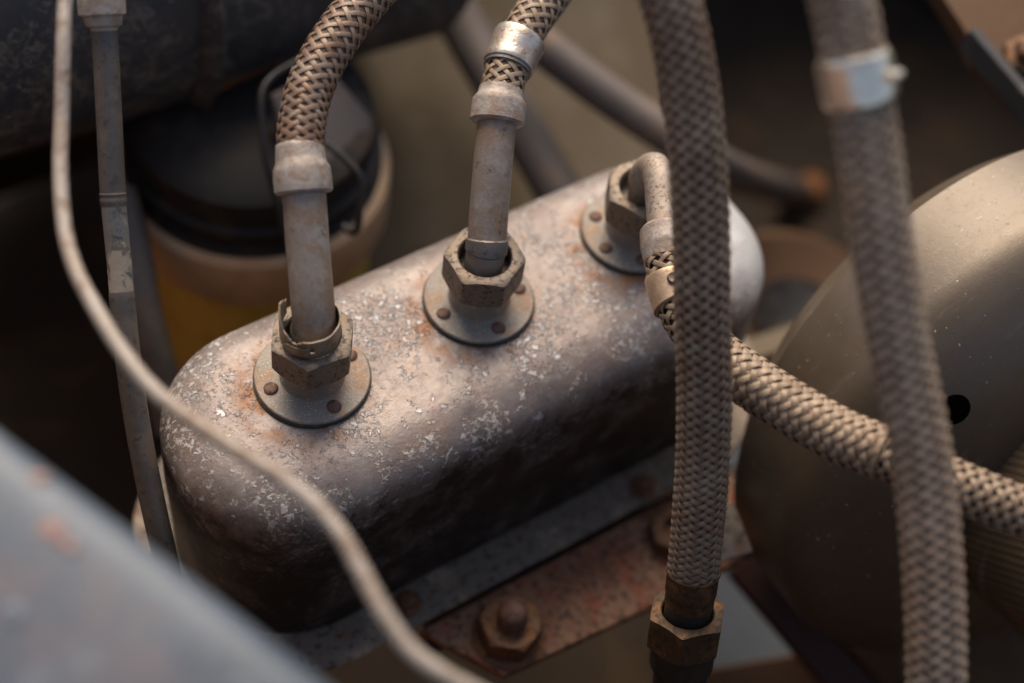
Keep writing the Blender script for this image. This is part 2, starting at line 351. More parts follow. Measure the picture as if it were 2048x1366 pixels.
class Path:
    def __init__(s, pts, step=.2):
        q = spline(pts, step)
        for _ in range(3): q[1:-1] = (q[:-2]+2*q[1:-1]+q[2:])/4
        s.p = q; s.s = np.r_[0, np.cumsum(np.linalg.norm(np.diff(q, axis=0), axis=1))]
        T = np.gradient(q, axis=0); T /= np.linalg.norm(T, axis=1)[:, None]
        N = np.zeros_like(T); N[0] = basis(T[0])[0]
        for i in range(1, len(T)):
            v = N[i-1]-T[i]*(T[i] @ N[i-1]); N[i] = v/np.linalg.norm(v)
        s.T, s.N = T, N; s.L = s.s[-1]; s.px = proj(q)
    def at(s, u):
        u = np.clip(np.asarray(u, float), 0, s.L); g = lambda a: np.stack([np.interp(u, s.s, a[:, i]) for i in range(3)], -1)
        p, T, N = g(s.p), g(s.T), g(s.N)
        T /= np.linalg.norm(T, axis=-1, keepdims=True); N = N-T*(N*T).sum(-1, keepdims=True)
        N /= np.linalg.norm(N, axis=-1, keepdims=True); return p, T, N, np.cross(T, N)
    def near(s, px, py): return s.s[np.argmin(((s.px-[px, py])**2).sum(1))]
    def tube(s, a, b, rad, n=32, step=.25, ends=(True, True)):
        """rad: number, or list of (arc length from a, radius)"""
        if isinstance(rad, (int, float)): u = np.linspace(a, b, max(2, int((b-a)/step)+1)); r = np.full(len(u), float(rad))
        else:
            k = np.array(rad, float); u = [k[0, 0]]; r = [k[0, 1]]
            for (u0, r0), (u1, r1) in zip(k[:-1], k[1:]):
                m = max(1, int((u1-u0)/step)); f = np.arange(1, m+1)/m; u += list(u0+(u1-u0)*f); r += list(r0+(r1-r0)*f)
            u = np.array(u)+a; r = np.array(r)
        p, T, N, B = s.at(u); t = np.linspace(0, 2*np.pi, n, endpoint=False)
        Rg = p[:, None]+r[:, None, None]*(np.cos(t)[None, :, None]*N[:, None]+np.sin(t)[None, :, None]*B[:, None])
        return rings(Rg, ends)
    def strand(s, a, b, R0, n, idx, sign, pitch, width, amp, thick=.035, ds=.06, lum=0., flat=0.):
        """one flat strand of a one-over-one braid; pitch = (arc, pitch) list"""
        u = np.arange(a, b, ds); pk = np.array(pitch, float); pt = np.interp(u-a, pk[:, 0], pk[:, 1])
        ph = np.r_[0, np.cumsum(2*np.pi/pt[1:]*ds)]
        x = 2*idx+ph*n/np.pi if sign > 0 else 2*idx-ph*n/np.pi
        h = np.cos(np.pi*x)*sign; h = np.clip(h*1.25, -1, 1)*amp
        th = 2*np.pi*idx/n+sign*ph+lum*np.sin(u*2.3+idx*1.7)*.5
        p, T, N, B = s.at(u); rr = np.interp(u-a, [0, .6, 5], [R0, R0, R0]) if np.isscalar(R0) else np.interp(u-a, *np.array(R0).T)
        rad = np.cos(th)[:, None]*N+np.sin(th)[:, None]*B; tan = -np.sin(th)[:, None]*N+np.cos(th)[:, None]*B
        c = 2*np.pi*rr/pt*sign
        d = T+tan*c[:, None]; d /= np.linalg.norm(d, axis=1)[:, None]; w = np.cross(rad, d)
        q = []
        for k, hh in ((-1, -thick), (-1, thick*.4), (-.8, thick), (.8, thick), (1, thick*.4), (1, -thick)):
            rk = (rr+h+hh)[:, None]*rad
            off = k*width/2
            # wrap sideways round the hose
            q.append(p+rk+w*off-rad*(off**2/(2*rr+1e-6)*np.abs((w*tan).sum(1)))[:, None]*.9)
        return rings(np.stack(q, 1))
def braid(hose, path, a, b, R0, n, pitch, width, amp, m, ds=.06, thick=.03, name='braid_strand', lum=0.):
    for sgn in (1, -1):
        for i in range(n):
            obj(name, path.strand(a, b, R0, n, i, sgn, pitch, width*RNG.uniform(.9, 1.08), amp, thick, ds, lum), m, hose, sharp=60)
def hexnut(o, axis, Rr, z0, z1, hole, rot, depth=.8, ref=(1, 0, 0), cham=.12, cham_lo=.1, n=72, worn=.02):
    x, y, a = basis(axis, ref); o = np.asarray(o, float); t = np.arange(n)*2*np.pi/n
    def ring(r, z):
        z = np.broadcast_to(z, t.shape); r = np.broadcast_to(r, t.shape)
        return o+np.outer(z, a)+np.outer(r*np.cos(t+rot), x)+np.outer(r*np.sin(t+rot), y)
    seg = (t % (np.pi/3))-np.pi/6; rh = Rr*math.cos(np.pi/6)/np.cos(seg); rh = np.minimum(rh, Rr*(1-worn))
    ri = Rr*math.cos(np.pi/6); ex = (rh-ri*.985)*.55
    up = z1-ex*cham/.12; lo = z0+ex*cham_lo/.12
    Rg = [ring(hole, z1-depth), ring(hole, z1-.06), ring(hole+.06, z1), ring(ri*.985, z1), ring(rh, up), ring(rh, lo), ring(ri*.97, z0), ring(hole*.9, z0)]
    return rings(Rg, (True, True))
def plate(corners, thick, nrm=(0, 0, 1), bev=.06):
    """a slab with bevelled edges from a planar outline (counter-clockwise seen along nrm)"""
    c = np.asarray(corners, float); nrm = np.asarray(nrm, float); nrm = nrm/np.linalg.norm(nrm)
    mid = c.mean(0); d = c-mid; L = np.linalg.norm(d, axis=1)[:, None]; ins = mid+d*(1-bev*1.4/L)
    return rings([ins-nrm*thick, c-nrm*(thick-bev), c-nrm*bev, ins])
def bar(a, b, w, h, up=(0, 0, 1), bev=.05):
    a = np.asarray(a, float); b = np.asarray(b, float); x, y, t = basis(b-a, up)
    q = [(-w/2+bev, -h/2), (w/2-bev, -h/2), (w/2, -h/2+bev), (w/2, h/2-bev), (w/2-bev, h/2), (-w/2+bev, h/2), (-w/2, h/2-bev), (-w/2, -h/2+bev)]
    return rings([[p+y*i+x*j for i, j in q] for p in (a, b)])
def refine(pts, n=12):
    p = np.asarray(pts, float); return np.concatenate([np.linspace(p[i], p[(i+1) % len(p)], n, endpoint=False) for i in range(len(p))])

# ================================================================== the engine bay round the tank
FLOOR = -30.
g = np.linspace(-1, 1, 60); GX, GY = np.meshgrid(g*160, g*160)
GZ = FLOOR+1.0*np.sin(GX*.13+1)*np.sin(GY*.17)+.6*np.sin(GX*.31)*np.cos(GY*.27)
V = np.stack([GX, GY, GZ], -1).reshape(-1, 3); Fc = [[i*60+j, i*60+j+1, (i+1)*60+j+1, (i+1)*60+j] for i in range(59) for j in range(59)]
struct('ground', (V, Fc), 'earth')
struct('engine_bay_back_wall', bar((-90, 40, -12), (90, 40, -12), 3, 34, bev=.5), 'wall')
struct('engine_bay_right_wall', bar((62, 38, -10), (62, -100, -10), 3, 40, bev=.5), 'wall')
struct('engine_bay_left_wall', bar((-48, 38, 2), (-48, -68, 2), 3, 64, bev=.5), 'warm_wall')  # unseen wall, raised and coloured to throw warm light on left-facing sides
struct('engine_bay_front_wall', bar((-64, -70, -8), (60, -70, -8), 3, 44, bev=.5), 'wall')

# ================================================================== the tank
tk = thing('vacuum_reservoir_tank', TC+[0, 0, -10.4], 'long stained metal tank with rounded ends and three hose ports on top', 'tank')
TA, TX0, TX1, TRC, TRX, TRZ, TH = 5.05, -14.3, 13.95, 4.75, 2.5, 1.9, 10.4
def tank_ring(off, z, n=160, dent=0.):
    q = []
    r = TRC-off
    for k, (cx, cy) in enumerate(((TX1-TRC, TA-TRC), (TX0+TRC, TA-TRC), (TX0+TRC, -TA+TRC), (TX1-TRC, -TA+TRC))):
        t = np.linspace(k*np.pi/2, (k+1)*np.pi/2, 24)
        q.append(np.stack([cx+r*np.cos(t), TC[1]+cy+r*np.sin(t), 0*t+z], -1))
    q = np.concatenate(q)
    # resample evenly
    d = np.r_[0, np.cumsum(np.linalg.norm(np.diff(np.vstack([q, q[:1]]), axis=0), axis=1))]; qq = np.vstack([q, q[:1]])
    u = np.linspace(0, d[-1], n, endpoint=False); return np.stack([np.interp(u, d, qq[:, i]) for i in range(3)], -1)
Rg = [tank_ring(0, -TH), tank_ring(0, -7), tank_ring(-.04, -4.5)]
for ph in np.linspace(0, np.pi/2, 14): Rg.append(tank_ring(TRX*(1-math.cos(ph)), -TRZ*(1-math.sin(ph))-.06))
Rg += [tank_ring(3.4, -.03), tank_ring(4.2, -.0), tank_ring(4.65, .0)]
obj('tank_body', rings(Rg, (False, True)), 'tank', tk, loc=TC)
# base rim: a flat flange round the foot of the tank
rimo = [tank_ring(0.05, -TH-.28), tank_ring(-1.75, -TH-.28), tank_ring(-1.85, -TH-.2), tank_ring(-1.85, -TH-.08), tank_ring(-1.75, -TH), tank_ring(.05, -TH)]
rim = obj('base_rim', rings(rimo, (True, True)), 'rim', tk)
def rim_pt(px, py, z=-TH): return W(px, py, z)
for px, py in ((815, 1208), (1285, 975)):
    c = rim_pt(px, py)
    sc_ = obj('rim_screw', join(lathe([(.55, 0), (.62, .06), (.62, .16), (.4, .2)], c, n=20), lathe([(.36, .2), (.4, .3), (.32, .42), (.1, .46)], c, n=12, wob=.05)), 'rustnut', tk, loc=c)
for px, py, r in ((1108, 1061, .2), (1151, 1046, .12)):
    c = rim_pt(px, py); obj('paint_chip', lathe([(r, 0), (r*.8, .03), (r*.3, .045)], c, n=14, wob=.12), 'chip', tk, loc=c)
rot_im = math.atan2(*(R[:, 0][[1, 0]]))      # direction of image-right in the ground plane
RIV = [[(543, 777), (667, 811), (710, 706)], [(880, 631), (1001, 663), (1047, 576)], [(1180, 430), (1195, 507), (1290, 540)]]
for i, f in enumerate(FL):
    fl = obj('port_flange', lathe([(2.28, .12), (2.31, .15), (2.31, .25), (2.27, .29), (1.5, .31), (1.32, .36), (1.24, .5), (1.24, 1.3), (1.36, 1.7), (1.36, 1.9)], f, n=96), 'flange', tk, loc=f)
    obj('gasket', lathe([(2.25, 0), (2.36, .02), (2.36, .12), (2.25, .14)], f, n=64, wob=.004), 'gasket', fl)
    angs = [math.atan2(*(W(px, py, .3)-f)[[1, 0]]) for px, py in RIV[i]]
    angs.append(angs[1]+math.radians(180)); angs.append(angs[2]+math.radians(65))
    for a in angs:
        c = f+np.array([1.76*math.cos(a), 1.76*math.sin(a), .3])
        obj('rivet', lathe([(.30, -.02), (.30, .03), (.24, .09), (.1, .115)], c, n=20, wob=.02), 'rivet', fl, loc=c)

# rusty mounting bracket in front of the tank
zb = -TH-.9
br = thing('mounting_bracket', W(1150, 1180, zb), 'rust covered flat bracket plate bolted along the front foot of the tank', 'bracket')
pts = [W(840, 1262, zb), W(1008, 1352, zb), W(1330, 1200, zb), W(1520, 1100, zb), W(1460, 930, zb), W(1330, 1000, zb)]
obj('bracket_plate', plate(refine(pts, 8)[::1], .5, (0, 0, 1)), 'rust', br)
# hidden upright that carries the bracket and the rim
obj('bracket_web', bar(W(850, 1268, zb-2.6), W(1500, 960, zb-2.6), .5, 4.6), 'black', br)
bc = W(1016, 1270, zb)
bn = obj('hex_nut', hexnut(bc, (0, 0, 1), 1.48, .12, 1.45, .62, .35, depth=.5, cham=.16), 'rustnut', br)
obj('washer', lathe([(1.62, 0), (1.66, .04), (1.66, .1), (1.6, .13)], bc, n=40, wob=.01), 'rustnut', br)
obj('bolt_end', lathe([(.62, .2), (.68, 1.5), (.67, 2.2), (.58, 2.5), (.36, 2.68), (.12, 2.74)], bc, n=28, wob=.012), 'rivet', br)
for px, py in ((1345, 1075),):
    c = W(px, py, zb); obj('hex_nut', hexnut(c, (0, 0, 1), 1.3, 0, 1.0, .55, .1, depth=.5), 'rustnut', br)

# ================================================================== hoses
def z_axis(f, z): return f+np.array([0, 0, z])
NUTROT = [math.atan2(*(W(617, 735, 3.1)-z_axis(FL[0], 3.1))[[1, 0]]), math.atan2(*(W(921, 571, 3.1)-z_axis(FL[1], 3.1))[[1, 0]]), math.atan2(*(W(1290, 440, 3.1)-z_axis(FL[2], 3.1))[[1, 0]])]
# --- hose one
h1 = thing('braided_hose', FL[0]+[0, 0, 1.3], 'brown braided hose rising from the port with the torn metal band', 'hose', 'braided hoses')
obj('union_nut', hexnut(FL[0], (0, 0, 1), 1.74, 1.6, 3.12, 1.08, NUTROT[0], cham=.10, cham_lo=.2), 'nut', h1)
p1 = Path([z_axis(FL[0], 1.5), z_axis(FL[0], 2.6), P(628, 640, 60.9), P(624, 590, 60.6), P(616, 500, 60.4), P(609, 400, 60.2), P(604, 345, 60.2), P(600, 300, 60.3), P(611, 205, 60.8), P(636, 137, 61.3), P(677, 68, 62), P(730, 0, 63), P(800, -75, 64.2), P(870, -130, 66)])
a = p1.near(604, 388); b = p1.near(599, 300)
obj('pipe', p1.tube(.2, a+.6, .83, 40, .2), 'pipe', h1)
obj('pipe_collar', p1.tube(1.3, 1.9, [(0, .83), (.05, .9), (.5, .9), (.6, .83)], 36, .1), 'steel', h1)
obj('ferrule', p1.tube(a, b+.15, [(0, .86), (.02, 1.02), (.1, 1.1), (.55, 1.11), (.95, 1.08), (1.15, .98), (1.3, .95), (b+.15-a-.06, .93), (b+.15-a, .88)], 44, .1), 'ferrule', h1)
obj('hose_core', p1.tube(b-.2, p1.L, .85, 28, .3), 'liner', h1)
braid(h1, p1, b-.1, p1.L-.2, .90, 8, [(0, 3.0), (2, 3.5), (5, 4.3), (9, 5.2), (14, 5.4)], .195, .02, 'braid_brown', thick=.010)
# torn band lying round the pipe on the nut
cb = P(615, 660, 60.7)*1.0; cb = z_axis(FL[0], 3.12)+np.array([-.1, .05, 0])
xr = np.array([math.cos(rot_im), math.sin(rot_im), 0]); yr = np.array([-xr[1], xr[0], 0])
def band_mesh(t0, t1, rfun, zlo, zhi, n=90, m=6, hole=None, tilt=.1):
    V = []; Fc = []
    for i in range(n+1):
        th = t0+(t1-t0)*i/n; r = rfun(th)
        for j in range(m+1):
            z = zlo(th)+(zhi(th)-zlo(th))*j/m
            V.append(cb+xr*r*math.cos(th)+yr*r*math.sin(th)+np.array([0, 0, z+tilt*math.cos(th)]))
    for i in range(n):
        th = t0+(t1-t0)*(i+.5)/n
        for j in range(m):
            if hole and hole[0] < th < hole[1] and hole[2] <= j < hole[3]: continue
            k = i*(m+1)+j; Fc.append([k, k+1, k+m+2, k+m+1])
    return np.array(V), Fc
dg = math.radians
bd = thing('torn_metal_band', cb, 'thin torn metal strap hanging loose round the pipe on top of the nearest nut', 'clamp')
def zhi(t):
    if t < dg(215): return 1.12+.42*math.sin(min(1, (dg(215)-t)/dg(45))*math.pi/2)-(.5*max(0, dg(168)-t)/dg(30))+.10*math.sin(t*37)*(t < dg(172))
    if dg(228) < t < dg(262): return 1.08-.25*math.sin((t-dg(228))/dg(34)*math.pi)+.04*math.sin(t*40)
    return 1.08+.02*math.sin(t*9)
o = obj('band', band_mesh(dg(140), dg(410), lambda t: 1.13+.05*math.sin(t*1.5)+(.12*(dg(190)-t) if t < dg(190) else 0), lambda t: .04+(.3*(dg(175)-t) if t < dg(175) else 0), zhi, hole=(dg(275), dg(284), 2, 5)), 'band', bd)
o.modifiers.new('thickness', 'SOLIDIFY').thickness = .06*S
o = obj('tongue', band_mesh(dg(222), dg(273), lambda t: 1.22, lambda t: .18, lambda t: .72-.25*max(0, (dg(232)-t))/dg(10), n=24, m=4), 'band', bd)
o.modifiers.new('thickness', 'SOLIDIFY').thickness = .06*S
# --- hose two
h2 = thing('braided_hose', FL[1]+[0, 0, 1.3], 'straight pipe and braided hose with a scratched clamp, rising from the middle port', 'hose', 'braided hoses')
obj('union_nut', hexnut(FL[1], (0, 0, 1), 1.70, 1.55, 3.1, 1.07, NUTROT[1], cham=.12, cham_lo=.16), 'nut', h2)
p2 = Path([z_axis(FL[1], 1.5), z_axis(FL[1], 3.0), P(973, 500, 64.4), P(976, 450, 64.2), P(984, 350, 63.9), P(991, 270, 63.8), P(997, 219, 63.9), P(1005, 171, 64.1), P(1027, 106, 64.6), P(1062, 40, 65.2), P(1092, 0, 65.8), P(1140, -70, 67), P(1180, -120, 68)])
a = p2.near(993, 250); b = p2.near(1000, 195)
obj('pipe', p2.tube(.2, a+.6, .79, 40, .2), 'pipe', h2)
obj('pipe_collar', p2.tube(1.75, 2.3, [(0, .79), (.05, .86), (.5, .86), (.55, .79)], 36, .1), 'steel', h2)
obj('ferrule', p2.tube(a, b+.2, [(0, .82), (.03, 1.0), (.12, 1.09), (.9, 1.09), (1.05, 1.0), (1.15, .93), (b+.2-a, .9)], 44, .1), 'ferrule', h2)
obj('hose_core', p2.tube(b-.2, p2.L, .81, 28, .3), 'liner', h2)
braid(h2, p2, b-.1, p2.L-.2, .86, 8, [(0, 3.3), (3, 4.2), (6, 4.6)], .18, .02, 'braid_tan', thick=.010)
a = p2.near(1014, 138)
obj('clamp_band', p2.tube(a, a+1.45, [(0, .95), (0, 1.04), (.08, 1.07), (.5, 1.05), (1.3, 1.1), (1.4, 1.08), (1.45, .95)], 44, .12), 'clampA', h2)
obj('clamp_edge', p2.tube(a-.14, a+.1, [(0, .93), (0, .98), (.24, 1.0), (.24, .93)], 40, .1), 'steel', h2)
# --- hose three
h3 = thing('braided_hose', FL[2]+[0, 0, 1.3], 'braided hose that bends over from the farthest port and runs to the right edge', 'hose', 'braided hoses')
obj('union_nut', hexnut(FL[2], (0, 0, 1), 1.72, 1.5, 3.1, 1.07, NUTROT[2], cham=.12, cham_lo=.16), 'nut', h3)
p3 = Path([z_axis(FL[2], 1.5), z_axis(FL[2], 2.9), P(1288, 358, 66.6), P(1297, 341, 66.0), P(1311, 337, 65.3), P(1320, 362, 64.7), P(1324, 410, 64.2), P(1329, 470, 63.6), P(1334, 520, 63.2), P(1346, 575, 62.8), P(1368, 630, 62.3), P(1420, 700, 61.6), P(1500, 762, 60.7), P(1600, 826, 59.8), P(1690, 876, 59), P(1770, 908, 58.3), P(1900, 965, 57.5), P(2060, 1030, 57), P(2200, 1075, 57)], step=.12)
a = p3.near(1327, 452); b = p3.near(1336, 520)
obj('pipe', p3.tube(.2, a+.6, .66, 40, .12), 'pipe', h3)
obj('ferrule', p3.tube(a, b, [(0, .68), (.05, .85), (.2, .98), (.9, 1.0), (1.1, .96), (b-a, .92)], 44, .1), 'ferrule', h3)
obj('hose_core', p3.tube(b-.3, p3.L, .8, 28, .3), 'core', h3)
e = p3.near(1772, 909)
braid(h3, p3, b-.3, p3.L-.2, .88, 8, [(0, 3.6), (3, 3.8)], .20, .045, 'braid_tan', thick=.015)
obj('sleeve_end', p3.tube(e-.25, e, [(0, .93), (.02, 1.0), (.2, 1.03), (.25, .93)], 36, .1), 'braid_tan', h3)
braid(h3, p3, p3.near(1420, 700), e-.1, .98, 8, [(0, 3.7)], .235, .055, 'braid_tan', thick=.015, name='outer_sleeve_strand')
a = p3.near(1340, 548)
obj('clamp_band', p3.tube(a, a+1.35, [(0, .92), (0, 1.0), (.08, 1.03), (1.3, 1.05), (1.35, .95)], 44, .12), 'clampC', h3)
T_, N_ = p3.at(a+.6)[1:3]; c = p3.at(a+.6)[0]; v = P(1349, 548, 61)-c; v -= T_*(v @ T_); v /= np.linalg.norm(v)
obj('clamp_screw', lathe([(.24, 0), (.26, .1), (.2, .2), (.1, .14)], c+v*1.0, axis=v, n=16), 'nut', h3)
# --- hose four (in front of the tank)
h4 = thing('braided_hose', P(1370, 1290, 63.5), 'finely braided hose hanging in front of the tank, ending in a dark hex fitting', 'hose', 'braided hoses')
p4 = Path([P(1300, -110, 53), P(1341, 0, 53.5), P(1365, 100, 54), P(1382, 200, 54.6), P(1395, 320, 55.3), P(1402, 450, 56.2), P(1404, 600, 57.3), P(1409, 780, 58.8), P(1405, 930, 60.2), P(1396, 1050, 61.3), P(1388, 1130, 62.2), P(1382, 1180, 62.8), P(1374, 1230, 63.5), P(1363, 1320, 65), P(1356, 1400, 66.4), P(1350, 1480, 68)])
a = p4.near(1386, 1142)
obj('hose_core', p4.tube(0, a+1, .84, 28, .3), 'core', h4)
braid(h4, p4, .1, a+.15, .97, 10, [(0, 4.9), (12, 4.7), (20, 3.7), (30, 2.8)], .215, .055, 'braid_olive', thick=.015)
obj('ferrule', p4.tube(a, a+1.6, [(0, .93), (0, 1.05), (.05, 1.08), (.12, 1.02), (1.0, 1.02), (1.1, .98), (1.6, .98)], 44, .1), 'oldbrass', h4)
obj('seal_ring', p4.tube(a+1.55, a+2.3, .93, 36, .1), 'black', h4)
fc, ft = p4.at(a+2.2)[0], p4.at(a+2.2)[1]
obj('union_nut', hexnut(fc, -ft, 1.62, -1.5, .12, 1.02, math.radians(18), ref=R[:, 0], cham=.1), 'oldbrass', h4)
obj('valve_body', p4.tube(a+3.4, a+7.2, [(0, 1.2), (.1, 1.32), (1.6, 1.3), (2.0, 1.1), (3.8, 1.1)], 36, .2), 'black', h4)
# --- hose five (nearest)
h5 = thing('braided_hose', P(1872, 1400, 54), 'thick pale braided hose nearest the camera with a shiny clamp near its top', 'hose', 'braided hoses')
p5 = Path([P(1650, -120, 48.5), P(1684, 0, 49), P(1712, 150, 49.6), P(1738, 300, 50.2), P(1765, 500, 51), P(1800, 700, 52), P(1838, 880, 52.8), P(1860, 1060, 53.5), P(1870, 1240, 54.2), P(1872, 1366, 54.8), P(1870, 1480, 55.5)])
obj('hose_core', p5.tube(0, p5.L, .80, 28, .3), 'core', h5)
braid(h5, p5, .1, p5.L-.1, .94, 8, [(0, 3.9)], .235, .075, 'braid_dust', ds=.07, thick=.018)
a = p5.near(1702, 105)
obj('clamp_band', p5.tube(a, a+1.55, [(0, 1.0), (0, 1.1), (.1, 1.17), (1.4, 1.17), (1.5, 1.14), (1.55, 1.0)], 48, .12), 'clampB', h5)
T_ = p5.at(a+.8)[1]; c = p5.at(a+.8)[0]; v = P(1800, 165, 48.6)-c; v -= T_*(v @ T_); v /= np.linalg.norm(v)
sd_ = np.cross(T_, v)
obj('clamp_housing', bar(c+v*1.14-sd_*.3-T_*0, c+v*1.14+sd_*.25, .7, .3, up=T_, bev=.1), 'clampB', h5)
obj('clamp_tail', p5.tube(a+.25, a+1.3, 1.2, 40, .3, (False, False)), 'clampB', h5)

# ================================================================== cables on the left
cb_ = Path([P(140, -80, 57.5), P(130, 0, 57), P(127, 80, 56.5), P(123, 240, 56), P(121, 350, 55.3), P(131, 467, 54.3), P(152, 540, 53.5), P(190, 615, 52.6), P(240, 697, 51.6), P(305, 778, 50.6), P(390, 845, 49.7), P(480, 905, 49), P(565, 958, 48.5), P(632, 1010, 48), P(683, 1072, 47.5), P(724, 1145, 47), P(768, 1228, 46.5), P(820, 1300, 46.2), P(880, 1345, 46), P(960, 1390, 46), P(1050, 1440, 46)], step=.1)
u = np.arange(0, cb_.L, .06); p, T, N, B = cb_.at(u); t = np.linspace(0, 2*np.pi, 24, endpoint=False)
rr = .27+.002*np.sin(3*t[None]+u[:, None]*7.)+.003*np.sin(5*t[None]-u[:, None]*9)
ca = obj('cable', rings(p[:, None]+rr[..., None]*(np.cos(t)[None, :, None]*N[:, None]+np.sin(t)[None, :, None]*B[:, None])), 'cable', loc=P(300, 775, 50.6))
tag(ca, 'thin pale cable looping across the left of the tank in front of everything', 'cable')
dt = thing('sheathed_tube', P(320, 1080, 64), 'slim grey tube with peeling paint dropping down beside the left end of the tank', 'tube')
pt_ = Path([P(198, -60, 60), P(204, 20, 60.2), P(209, 70, 60.4), P(219, 250, 61), P(226, 390, 61.4), P(238, 520, 61.8), P(252, 680, 62.2), P(272, 830, 62.8), P(298, 970, 63.4), P(322, 1080, 64), P(340, 1160, 65)])
k = pt_.near(226, 392)
k0 = pt_.near(208, 58)
obj('sheath', pt_.tube(k0, k+.1, .49, 28, .25), 'tube', dt)
obj('kink_ring', pt_.tube(k-.12, k+.42, [(0, .48), (.08, .515), (.2, .485), (.32, .52), (.42, .5), (.54, .48)], 28, .05), 'tube', dt)
k2 = pt_.near(243, 585)
obj('peeled_section', pt_.tube(k+.1, k2, .475, 28, .25), 'tube_peel', dt)
obj('lower_section', pt_.tube(k2, pt_.L, [(0, .475), (0.1, .5), (pt_.L-k2, .5)], 28, .25), 'tube', dt)
obj('end_fitting', pt_.tube(0, k0+.1, [(0, .84), (k0-1.3, .84), (k0-1.2, .9), (k0-.5, .88), (k0-.4, .74), (k0-.1, .68), (k0, .52), (k0+.1, .5)], 32, .15), 'ferrule', dt)

# ================================================================== big black pipe upper left
ba, bb = P(-260, 0, 71), P(760, -268, 84)
bp = thing('air_intake_pipe', ba, 'wide dusty black rubber pipe across the upper left corner', 'pipe')
L = np.linalg.norm(bb-ba); ax = (bb-ba)/L
obj('pipe_wall', lathe([(8.2, 0), (8.4, L*.3), (9.2, L)], ba, ax, n=96), 'rubber', bp)
def on_axis(px, py):   # arc along the pipe whose projection lies nearest
    s = np.linspace(0, L, 200); q = proj(ba+ax*s[:, None]); return s[np.argmin(abs(q[:, 0]-px))]
s0 = on_axis(250, 0)
obj('bead', lathe([(8.3, s0-.7), (9.2, s0-.35), (9.5, s0), (9.2, s0+.35), (8.4, s0+.7)], ba, ax, n=96), 'rubber', bp)
# rusty strip under it
c0, c1 = P(395, 182, 77), P(668, 52, 78)
rs = tag(obj('rusty_strip', bar(c0, c1, .9, .5, up=R[:, 2]), 'orange', loc=c0), 'thin orange rusty metal strip along the underside of the black pipe', 'strip')

# ================================================================== fluid reservoir behind
rc = W(508, 318, -8.); dpt = -(np.dot(R.T @ rc+_f2, [0, 0, 1]))
rv = thing('fluid_reservoir', rc+[0, 0, -12], 'round yellowed plastic reservoir with dark cap and tan rim behind the tank', 'reservoir')
obj('cap', lathe([(6.3, -.5), (6.45, .1), (6.45, .5), (6.1, .65), (6.05, 1.1), (6.35, 1.25), (6.35, 1.7), (5.95, 1.9), (5.9, 2.3), (6.1, 2.5), (6.0, 3.4), (5.4, 3.9), (3.2, 4.3), (1, 4.4)], rc, n=72), 'cap', rv)
obj('rim', lathe([(6.2, -3.6), (6.7, -3.4), (6.85, -2.9), (6.85, -.2), (6.6, .1), (6.2, .15)], rc, n=72), 'tan', rv)
obj('body', lathe([(5.6, -15), (5.9, -14), (6.0, -6), (6.0, -3.2)], rc, n=72), 'yellow', rv)
wire = Path([P(600, 120, 74), P(548, 150, 73.5), P(524, 180, 73), P(523, 240, 73), P(532, 320, 73.2), P(550, 390, 74), P(572, 470, 75), P(586, 530, 76), P(590, 600, 78)])
obj('wire_clip', wire.tube(0, wire.L, .17, 12, .3), 'black', rv)
wire = Path([P(648, 285, 73), P(676, 305, 73), P(702, 330, 73), P(720, 350, 73), P(723, 385, 73.3), P(719, 430, 73.6), P(714, 462, 74), P(703, 468, 74.3), P(688, 452, 74.6)], step=.15)
obj('wire_clip', wire.tube(0, wire.L, .17, 12, .3), 'black', rv)
# grey cap tongue standing between the clips
q = [P(545, 190, 74.5), P(655, 130, 76), P(742, 235, 78), P(735, 300, 77.5), P(668, 375, 76), P(600, 400, 75)]
nn = np.cross(q[1]-q[0], q[3]-q[0]); nn /= np.linalg.norm(nn); nn *= -1 if nn @ R[:, 2] < 0 else 1
obj('clip_plate', plate(refine(q, 4), .5, nn), 'grey_rod', rv)

# ================================================================== things behind, out of focus
kp = [P(560, -80, 93), P(1330, -60, 96), P(1330, 420, 92), P(700, 640, 88)]
nn = np.cross(kp[1]-kp[0], kp[2]-kp[0]); nn /= np.linalg.norm(nn); nn *= -1 if nn @ R[:, 2] < 0 else 1
kpn = thing('sheet_metal', np.mean(kp, 0), 'faded khaki sheet metal panel behind the middle hose', 'panel')
obj('panel_sheet', plate(refine(kp, 8), .4, nn), 'khaki', kpn)
def rod(name, pts, r, m, label, cat, group=None, n=28):
    pa = Path(pts, step=.5); o = obj(name, pa.tube(0, pa.L, r, n, .5), m, loc=pts[0]); return tag(o, label, cat, group)
rod('steering_rod', [P(870, -60, 88), P(930, 60, 88), P(1030, 230, 87), P(1140, 420, 86), P(1240, 560, 86)], 1.3, 'grey_rod', 'straight grey rod slanting down behind the middle hose', 'rod')
rod('bay_strut', [P(1020, 40, 84), P(1120, 120, 84), P(1250, 215, 84), P(1400, 310, 84.5), P(1520, 365, 100), P(1600, 385, 112)], 1.05, 'grey_rod', 'dark strut running behind the front hose to an orange rusted tip', 'strut')
kn = P(1618, 380, 112)
tag(obj('rusted_tip', lathe([(.4, -1), (1.1, -.6), (1.25, 0), (1.1, .7), (.7, 1.0)], kn, P(1660, 395, 112)-kn, n=24, wob=.04), 'orange', loc=kn), 'bright orange rusted rod tip in the dark gap between the two front hoses', 'knob')
